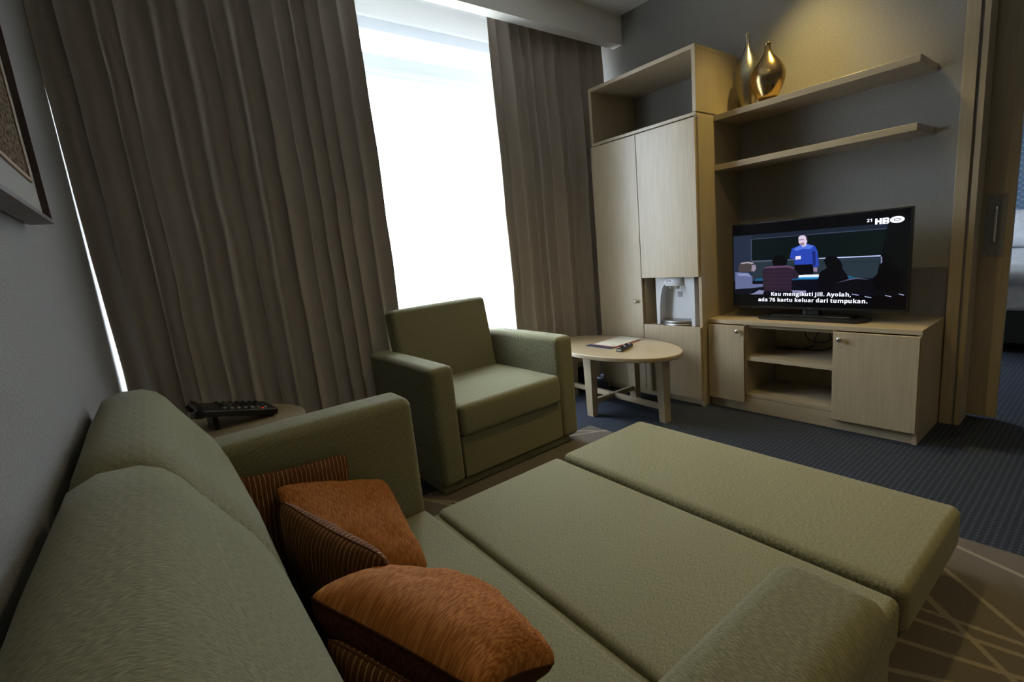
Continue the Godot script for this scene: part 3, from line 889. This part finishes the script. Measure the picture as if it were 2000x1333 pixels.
func screen_image() -> Image:
	var im := Image.create(704, 408, false, Image.FORMAT_RGB8)
	im.fill(Color8(4, 4, 7))
	fill_poly(im, [[0.0, 0.125], [1.0, 0.125], [1.0, 0.86], [0.0, 0.86]], Color8(38, 46, 66))
	fill_poly(im, [[0.13, 0.125], [1.0, 0.125], [1.0, 0.18], [0.13, 0.18]], Color8(28, 36, 50))
	fill_poly(im, [[0.13, 0.185], [1.0, 0.185], [1.0, 0.44], [0.13, 0.44]], Color8(9, 20, 21))
	fill_poly(im, [[0.126, 0.175], [1.0, 0.170], [1.0, 0.178], [0.126, 0.185]], Color8(58, 68, 88))
	fill_poly(im, [[0.123, 0.18], [0.131, 0.18], [0.131, 0.45], [0.123, 0.45]], Color8(66, 76, 98))
	fill_poly(im, [[0.13, 0.455], [1.0, 0.455], [1.0, 0.70], [0.13, 0.70]], Color8(40, 52, 62))
	fill_poly(im, [[0.13, 0.44], [0.55, 0.44], [0.55, 0.455], [0.13, 0.455]], Color8(84, 96, 116))
	fill_poly(im, [[0.551, 0.440], [0.872, 0.440], [0.872, 0.454], [0.551, 0.454]], Color8(190, 200, 255))
	fill_poly(im, [[0.13, 0.50], [1.0, 0.50], [1.0, 0.506], [0.13, 0.506]], Color8(30, 38, 46))
	fill_poly(im, [[0.9, 0.125], [1.0, 0.125], [1.0, 0.86], [0.84, 0.86]], Color8(6, 9, 12))
	# lecturer in a blue jumper
	fill_poly(im, [[0.407, 0.505], [0.519, 0.508], [0.521, 0.64], [0.414, 0.64]], Color8(7, 6, 14))
	fill_poly(im, [[0.44, 0.286], [0.48, 0.277], [0.525, 0.303], [0.543, 0.364], [0.553, 0.534], [0.52, 0.545], [0.514, 0.511], [0.41, 0.511], [0.405, 0.443], [0.377, 0.428], [0.39, 0.32]], Color8(42, 70, 176))
	fill_poly(im, [[0.44, 0.290], [0.48, 0.281], [0.52, 0.305], [0.50, 0.34], [0.46, 0.33], [0.42, 0.35], [0.40, 0.33]], Color8(84, 118, 224))
	fill_poly(im, [[0.512, 0.36], [0.53, 0.37], [0.535, 0.52], [0.518, 0.53]], Color8(26, 42, 116))
	fill_poly(im, [[0.445, 0.275], [0.478, 0.268], [0.476, 0.30], [0.455, 0.312]], Color8(205, 200, 225))
	fill_poly(im, [[0.429, 0.200], [0.440, 0.182], [0.455, 0.177], [0.472, 0.186], [0.482, 0.207], [0.482, 0.26], [0.469, 0.290], [0.447, 0.290], [0.432, 0.262]], Color8(222, 205, 226))
	fill_poly(im, [[0.463, 0.180], [0.475, 0.186], [0.484, 0.207], [0.484, 0.235], [0.478, 0.238], [0.474, 0.20]], Color8(60, 48, 60))
	fill_poly(im, [[0.434, 0.224], [0.462, 0.222], [0.462, 0.232], [0.434, 0.234]], Color8(130, 104, 126))
	fill_poly(im, [[0.438, 0.262], [0.462, 0.260], [0.466, 0.288], [0.447, 0.288]], Color8(150, 126, 142))
	fill_poly(im, [[0.413, 0.411], [0.445, 0.407], [0.446, 0.447], [0.413, 0.451]], Color8(238, 228, 246))
	fill_poly(im, [[0.52, 0.545], [0.544, 0.547], [0.542, 0.598], [0.521, 0.591]], Color8(140, 124, 150))
	# desk and papers
	fill_poly(im, [[0.16, 0.66], [0.72, 0.645], [0.78, 0.69], [0.14, 0.70]], Color8(30, 86, 128))
	fill_poly(im, [[0.0, 0.695], [0.85, 0.675], [0.85, 0.86], [0.0, 0.86]], Color8(9, 9, 24))
	fill_poly(im, [[0.433, 0.627], [0.552, 0.624], [0.552, 0.656], [0.433, 0.658]], Color8(236, 242, 255))
	fill_poly(im, [[0.433, 0.656], [0.552, 0.654], [0.552, 0.668], [0.433, 0.668]], Color8(40, 150, 226))
	# students seen from behind
	fill_poly(im, [[0.010, 0.576], [0.104, 0.587], [0.134, 0.64], [0.134, 0.727], [0.208, 0.729], [0.205, 0.765], [0.129, 0.78], [0.010, 0.795]], Color8(98, 106, 146))
	fill_poly(im, [[0.03, 0.59], [0.104, 0.597], [0.124, 0.64], [0.10, 0.63], [0.03, 0.62]], Color8(136, 146, 190))
	fill_poly(im, [[0.031, 0.517], [0.048, 0.46], [0.105, 0.449], [0.145, 0.466], [0.150, 0.525], [0.130, 0.575], [0.035, 0.575]], Color8(72, 64, 66))
	fill_poly(im, [[0.048, 0.462], [0.105, 0.450], [0.145, 0.468], [0.13, 0.482], [0.10, 0.468], [0.06, 0.476]], Color8(176, 164, 170))
	fill_poly(im, [[0.130, 0.495], [0.156, 0.490], [0.160, 0.54], [0.146, 0.575], [0.126, 0.565]], Color8(150, 136, 156))
	fill_poly(im, [[0.205, 0.557], [0.229, 0.521], [0.276, 0.509], [0.357, 0.508], [0.399, 0.532], [0.436, 0.621], [0.428, 0.663], [0.392, 0.674], [0.392, 0.815], [0.212, 0.815], [0.205, 0.67]], Color8(44, 30, 46))
	fill_poly(im, [[0.21, 0.54], [0.229, 0.521], [0.276, 0.511], [0.357, 0.510], [0.399, 0.534], [0.41, 0.56], [0.36, 0.535], [0.25, 0.54]], Color8(96, 70, 100))
	for k in 5:
		fill_poly(im, [[0.215, 0.575 + 0.045 * k], [0.395, 0.575 + 0.045 * k], [0.395, 0.58 + 0.045 * k], [0.215, 0.58 + 0.045 * k]], Color8(64, 46, 68))
	fill_poly(im, [[0.268, 0.447], [0.28, 0.4], [0.323, 0.388], [0.357, 0.419], [0.365, 0.46], [0.357, 0.512], [0.273, 0.512]], Color8(6, 6, 9))
	fill_poly(im, [[0.550, 0.664], [0.559, 0.6], [0.599, 0.557], [0.68, 0.566], [0.708, 0.644], [0.716, 0.68], [0.716, 0.84], [0.551, 0.84]], Color8(6, 6, 13))
	fill_poly(im, [[0.579, 0.472], [0.597, 0.426], [0.64, 0.424], [0.667, 0.477], [0.683, 0.542], [0.675, 0.575], [0.60, 0.57]], Color8(5, 6, 10))
	fill_poly(im, [[0.640, 0.73], [0.72, 0.68], [0.76, 0.672], [0.84, 0.70], [0.87, 0.68], [0.88, 0.84], [0.62, 0.84]], Color8(8, 9, 16))
	fill_poly(im, [[0.640, 0.73], [0.72, 0.68], [0.76, 0.670], [0.83, 0.695], [0.76, 0.682], [0.72, 0.692]], Color8(96, 92, 122))
	fill_poly(im, [[0.872, 0.457], [0.894, 0.413], [0.933, 0.451], [0.947, 0.568], [0.985, 0.617], [0.985, 0.804], [0.853, 0.808], [0.834, 0.683], [0.859, 0.636], [0.88, 0.564]], Color8(4, 5, 8))
	fill_poly(im, [[0.872, 0.457], [0.879, 0.455], [0.881, 0.52], [0.872, 0.53]], Color8(120, 126, 160))
	fill_poly(im, [[0.112, 0.860], [0.15, 0.835], [0.18, 0.801], [0.215, 0.812], [0.205, 0.858]], Color8(130, 134, 168))
	fill_poly(im, [[0.39, 0.805], [0.48, 0.81], [0.48, 0.835], [0.40, 0.835]], Color8(140, 140, 176))
	for q in [[0.735, 0.84, 0.77], [0.80, 0.865, 0.835], [0.90, 0.852, 0.93], [0.965, 0.835, 0.988]]:
		fill_poly(im, [[q[0], q[1]], [q[2], q[1] + 0.012], [q[2], q[1] + 0.02], [q[0], q[1] + 0.008]], Color8(190, 196, 255))
	im.resize(440, 255, Image.INTERPOLATE_LANCZOS)      # the broadcast picture is soft
	return im

func letters(text: String, height: float, bold: bool, font_name := "Droid Sans") -> TextMesh:
	var f := SystemFont.new()
	f.font_names = PackedStringArray([font_name])
	f.font_weight = 700 if bold else 400
	var t := TextMesh.new()
	t.text = text
	var fv := FontVariation.new()
	fv.base_font = f
	fv.variation_embolden = 0.0
	t.font = fv
	t.font_size = 32
	t.pixel_size = height / 32.0
	t.depth = 0.0006
	t.curve_step = 2.0
	return t

func build_tv() -> void:
	# 0.913 x 0.529, facing -x
	var t := thing("television", "black flat-screen television, switched on, on the maple console", "television", Vector3(3.11, 0.588, -1.1535))
	var o := t.position
	part("bezel", rbox(Vector3(0.03, 0.529, 0.913), 0.003), M.black_plastic, t, Vector3(3.066, 0.912, -1.1545) - o)
	part("rear_housing", rbox(Vector3(0.045, 0.36, 0.62), 0.02, 3), M.black_matte, t, Vector3(3.10, 0.90, -1.1545) - o)
	var sw := 0.895
	var sh := 0.505
	var st := SurfaceTool.new()
	st.begin(Mesh.PRIMITIVE_TRIANGLES)
	st.set_smooth_group(-1)
	# z grows to the right as seen from the sofa
	quad(st, Vector3(0, sh / 2, -sw / 2), Vector3(0, sh / 2, sw / 2), Vector3(0, -sh / 2, sw / 2), Vector3(0, -sh / 2, -sw / 2), [Vector2(0, 0), Vector2(1, 0), Vector2(1, 1), Vector2(0, 1)])
	st.generate_normals()
	var pic := mat(Color(0.01, 0.01, 0.012), 0.16)
	pic.emission_enabled = true
	pic.emission_texture = ImageTexture.create_from_image(screen_image())
	pic.emission = Color.WHITE
	pic.emission_operator = BaseMaterial3D.EMISSION_OP_MULTIPLY
	pic.emission_energy_multiplier = 1.0
	pic.texture_repeat = false
	var scr := part("screen", st.commit(), pic, t, Vector3(3.0502, 0.915, -1.1545) - o, Vector3.ZERO, "lit screen showing a man in blue before a class, with subtitles")
	var white := glow(Color(0.93, 0.94, 1.0), 1.3)
	# lettering on the picture: [text, centre (0..1 across), centre (0..1 down), height, width wanted]
	for w in [["Kau mengikuti Jill. Ayolah,", 0.4955, 0.830, 0.030, 0.420], ["ada 76 kartu keluar dari tumpukan.", 0.4955, 0.897, 0.030, 0.575], ["21", 0.806, 0.096, 0.022, 0.022]]:
		var tm := letters(w[0], w[3], true)
		var wide := tm.get_aabb().size.x
		var l := part("channel_number" if w[0] == "21" else "subtitle_line", tm, white, t, Vector3(3.0492, 1.1765 - 0.529 * w[2], -1.611 + 0.913 * w[1]) - o, Vector3(0, -PI / 2, 0))
		l.scale = Vector3(w[4] / maxf(wide, 0.001), 1.0, 1)
		l.set_meta("label", "white lettering %s on the screen" % w[0])
	# block capitals H and B of the logo, the bowls of the B cut by two dark slots
	var capital_h := [Vector2(0, 0), Vector2(0, 0.030), Vector2(0.0095, 0.030), Vector2(0.0095, 0.0195), Vector2(0.0185, 0.0195), Vector2(0.0185, 0.030), Vector2(0.028, 0.030), Vector2(0.028, 0), Vector2(0.0185, 0), Vector2(0.0185, 0.0105), Vector2(0.0095, 0.0105), Vector2(0.0095, 0)]
	var capital_b := [Vector2(0, 0), Vector2(0, 0.030), Vector2(0.022, 0.030), Vector2(0.027, 0.027), Vector2(0.028, 0.022), Vector2(0.0265, 0.0175), Vector2(0.0245, 0.0155), Vector2(0.028, 0.012), Vector2(0.0285, 0.006), Vector2(0.026, 0.0015), Vector2(0.022, 0)]
	var logo_at := Vector3(3.0492, 1.1765 - 0.529 * 0.112 - 0.015, -1.611 + 0.913 * 0.832) - o
	part("channel_logo", prism(capital_h, Vector3(0, 0, 1), Vector3(0, 1, 0), Vector3(-0.0006, 0, 0)), white, t, logo_at, Vector3.ZERO, "white letter H of the channel name")
	part("channel_logo", prism(capital_b, Vector3(0, 0, 1), Vector3(0, 1, 0), Vector3(-0.0006, 0, 0)), white, t, logo_at + Vector3(0, 0, 0.031), Vector3.ZERO, "white letter B of the channel name")
	for y in [0.0075, 0.0205]:
		part("logo_slot", rbox(Vector3(0.0004, 0.0045, 0.009), 0.0001), M.black_plastic, t, logo_at + Vector3(-0.0008, y, 0.0455))
	# the O of the logo: a wide ring with a disc in it
	var og := part("channel_logo", prism(ring2(0.030, 0.0165, 0.015, 0.0075), Vector3(0, 0, 1), Vector3(0, 1, 0), Vector3(-0.0008, 0, 0)), white, t, Vector3(3.0492, 1.1765 - 0.529 * 0.110, -1.611 + 0.913 * 0.932) - o)
	og.set_meta("label", "white letter O of the channel name")
	var disc := []
	for k in 20:
		disc.append(Vector2(cos(TAU * k / 20) * 0.011, sin(TAU * k / 20) * 0.0045))
	part("channel_logo", prism(disc, Vector3(0, 0, 1), Vector3(0, 1, 0), Vector3(-0.0008, 0, 0)), white, t, Vector3(3.0492, 1.1765 - 0.529 * 0.110, -1.611 + 0.913 * 0.932) - o)
	# maker's badge, neck and foot
	part("badge", letters("SHARP", 0.007, true), mat(lin(0.5, 0.5, 0.52), 0.3, 0.6), t, Vector3(3.0496, 0.6535, -1.155) - o, Vector3(0, -PI / 2, 0))
	part("neck", rbox(Vector3(0.04, 0.07, 0.09), 0.006), M.black_plastic, t, Vector3(3.09, 0.635, -1.1545) - o)
	part("neck_trim", rbox(Vector3(0.003, 0.034, 0.006), 0.001), M.steel, t, Vector3(3.068, 0.625, -1.185) - o)
	var foot := [Vector2(-0.29, 0.0), Vector2(-0.29, 0.03), Vector2(-0.24, 0.085), Vector2(0.24, 0.085), Vector2(0.29, 0.03), Vector2(0.29, -0.05), Vector2(0.255, -0.10), Vector2(-0.255, -0.10), Vector2(-0.29, -0.05)]
	part("stand_foot", prism(foot, Vector3(0, 0, 1), Vector3(1, 0, 0), Vector3(0, 0.014, 0)), M.black_plastic, t, Vector3(3.085, 0.5885, -1.1545) - o)
	part("stand_step", rbox(Vector3(0.12, 0.014, 0.42), 0.005), M.black_plastic, t, Vector3(3.095, 0.606, -1.1545) - o)
	# the light the picture throws into the room
	var l2 := AreaLight3D.new()
	l2.name = "screen_light"
	t.add_child(l2)
	l2.area_size = Vector2(sw, sh)
	l2.position = Vector3(3.047, 0.915, -1.1545) - o
	l2.rotation.y = PI / 2
	l2.light_color = Color(0.62, 0.72, 1.0)
	l2.light_energy = 0.012
	l2.shadow_enabled = true

func ring2(a: float, b: float, a2: float, b2: float) -> Array:
	# a ring as one outline with a slit
	var out := []
	for k in 33:
		out.append(Vector2(cos(TAU * k / 32.0 + 0.001) * a, sin(TAU * k / 32.0 + 0.001) * b))
	out[32] = out[0] + Vector2(0, -0.0001)
	for k in 33:
		out.append(Vector2(cos(-TAU * k / 32.0 - 0.001) * a2, sin(-TAU * k / 32.0 - 0.001) * b2))
	return out

# ---------------------------------------------------------------- rug, picture, bin
func build_rug() -> void:
	var x0 := 0.15
	var x1 := 2.12
	var z0 := -2.075
	var z1 := 0.75
	var w := 700
	var h := 1000
	var im := Image.create(w, h, false, Image.FORMAT_RGB8)
	var n := FastNoiseLite.new()
	n.frequency = 0.35
	for y in h:
		for x in w:
			im.set_pixel(x, y, lin(0.095, 0.080, 0.066).lerp(lin(0.120, 0.102, 0.085), 0.5 + 0.5 * n.get_noise_2d(x, y)))
	# long pale lines crossing at shallow angles, like dry grass
	var lines := [[2.055, -0.312, 1.994, -0.134], [1.899, -0.314, 1.699, -0.103], [1.706, -0.319, 1.645, -0.254], [1.629, -0.32, 1.655, -0.098], [1.57, -0.322, 1.607, -0.093], [1.452, -0.33, 1.521, -0.084], [1.318, -0.328, 1.378, -0.213], [2.02, -2.05, 2.11, -1.93], [1.92, -2.05, 2.10, -1.95], [0.9, -2.05, 1.1, -1.6], [1.0, -1.9, 1.5, -1.2], [0.5, -1.4, 1.2, -0.3], [1.1, -1.2, 1.3, 0.4], [0.3, -0.5, 1.9, 0.5], [0.8, 0.6, 1.6, -0.2]]
	for l in lines:
		var a := Vector2(l[0], l[1])
		var b := Vector2(l[2], l[3])
		var d := (b - a).normalized()
		var from := a - d * (0.5 if l[2] != 1.645 else 0.12)
		var to := b + d * (0.9 if l[2] != 1.645 else 0.0)
		var steps := int(from.distance_to(to) * 700)
		for k in steps:
			var p := from.lerp(to, float(k) / steps)
			var px := int((p.x - x0) / (x1 - x0) * w)
			var py := int((p.y - z0) / (z1 - z0) * h)
			for i in range(-2, 3):
				for j in range(-2, 3):
					if i * i + j * j <= 5 and px + i >= 0 and px + i < w and py + j >= 0 and py + j < h:
						im.set_pixel(px + i, py + j, lin(0.22, 0.19, 0.15))
	var m := mat(Color.WHITE, 1.0)
	m.albedo_texture = ImageTexture.create_from_image(im)
	m.texture_repeat = false
	var st := SurfaceTool.new()
	st.begin(Mesh.PRIMITIVE_TRIANGLES)
	st.set_smooth_group(-1)
	var a := x0 - 1.135
	var b := x1 - 1.135
	var c := z0 + 0.66
	var d := z1 + 0.66
	quad(st, Vector3(a, 0.004, c), Vector3(b, 0.004, c), Vector3(b, 0.004, d), Vector3(a, 0.004, d), [Vector2(0, 0), Vector2(1, 0), Vector2(1, 1), Vector2(0, 1)])
	st.generate_normals()
	var t := thing("area_rug", "beige brown rug with pale crossing lines under the sofa bed", "rug", Vector3(1.135, 0, -0.66))
	part("pile", st.commit(), m, t)
	part("edging", boxes([[Vector3(a, 0.0005, c), Vector3(b, 0.0038, c + 0.012)], [Vector3(a, 0.0005, d - 0.012), Vector3(b, 0.0038, d)], [Vector3(a, 0.0005, c), Vector3(a + 0.012, 0.0038, d)], [Vector3(b - 0.012, 0.0005, c), Vector3(b, 0.0038, d)]], 0.002), mat(lin(0.115, 0.097, 0.08), 1.0), t)

func build_picture() -> void:
	# on the sofa wall; only its lower far corner is in view
	var t := thing("framed_picture", "framed brown abstract picture on the left wall above the sofa", "picture", Vector3(sofa_wall(-1.0) + 0.003, 1.305, -1.0), -0.0155)
	var xa := 0.002
	var xb := 0.042
	var y1 := 0.85
	var z0 := -0.47
	var z1 := 0.42
	var wood := textured(noise_tex(0.03, 3, lin(0.075, 0.045, 0.038), lin(0.115, 0.07, 0.058), 81, 256), Vector3(6, 1, 6), 0.4)
	var wf := 0.010
	for s in [[Vector3(xa, 0, z0), Vector3(xb, wf, z1)], [Vector3(xa, y1 - wf, z0), Vector3(xb, y1, z1)], [Vector3(xa, wf, z0), Vector3(xb, y1 - wf, z0 + wf)], [Vector3(xa, wf, z1 - wf), Vector3(xb, y1 - wf, z1)]]:
		bpart("frame_rail", s[0], s[1], wood, t, 0.001)
	bpart("mount", Vector3(xa, wf, z0 + wf), Vector3(xb - 0.012, y1 - wf, z1 - wf), mat(lin(0.30, 0.275, 0.235), 0.8), t)
	for s in [[Vector3(xb - 0.012, 0.075, z0 + 0.075), Vector3(xb - 0.008, 0.083, z1 - 0.075)], [Vector3(xb - 0.012, 0.767, z0 + 0.075), Vector3(xb - 0.008, 0.775, z1 - 0.075)], [Vector3(xb - 0.012, 0.075, z0 + 0.075), Vector3(xb - 0.008, 0.775, z0 + 0.083)], [Vector3(xb - 0.012, 0.075, z1 - 0.083), Vector3(xb - 0.008, 0.775, z1 - 0.075)]]:
		bpart("gilt_slip", s[0], s[1], mat(lin(0.34, 0.21, 0.11), 0.4, 0.4), t, 0.001)
	bpart("print", Vector3(xb - 0.013, 0.083, z0 + 0.083), Vector3(xb - 0.0105, 0.767, z1 - 0.083), textured(noise_tex(0.05, 5, lin(0.05, 0.035, 0.025), lin(0.26, 0.20, 0.13), 83), Vector3(1.5, 3.0, 3.0), 0.95), t).get_surface_override_material(0).metallic_specular = 0.1

func build_bin() -> void:
	var t := thing("waste_bin", "black open-topped bin on the floor between curtain and tall cabinet", "bin", Vector3(2.66, 0, -2.66))
	var rows := []
	for e in [[0.075, 0.0], [0.078, 0.003], [0.092, 0.20], [0.094, 0.205], [0.088, 0.205], [0.086, 0.198], [0.073, 0.01]]:
		rows.append([e[0], e[1]])
	part("bucket", lathe(rows, 32, 1.25, 0.6), M.black_plastic, t)
	part("rim", lathe([[0.093, 0.2], [0.098, 0.202], [0.098, 0.21], [0.093, 0.212]], 32, 1.25, 0.62), M.black_plastic, t)

func _ready() -> void:
	build_camera_and_light()
	make_materials()
	downlight(3.0, -1.23, 2.2, 43.0, "ceiling downlight close to the wall above the shelves")
	downlight(1.8, -1.15, 1.1, 62.0, "ceiling downlight over the middle of the pulled-out bed")
	downlight(1.5, 0.75, 1.3, 62.0, "ceiling downlight behind the camera")
	build_shell()
	build_bedroom()
	build_curtains()
	build_sofa()
	build_armchair()
	build_tall_cabinet()
	build_console()
	build_shelves()
	build_tv()
	build_rug()
	build_oval_table()
	build_side_table()
	build_picture()
	build_pillows()
	build_vases()
	build_bin()
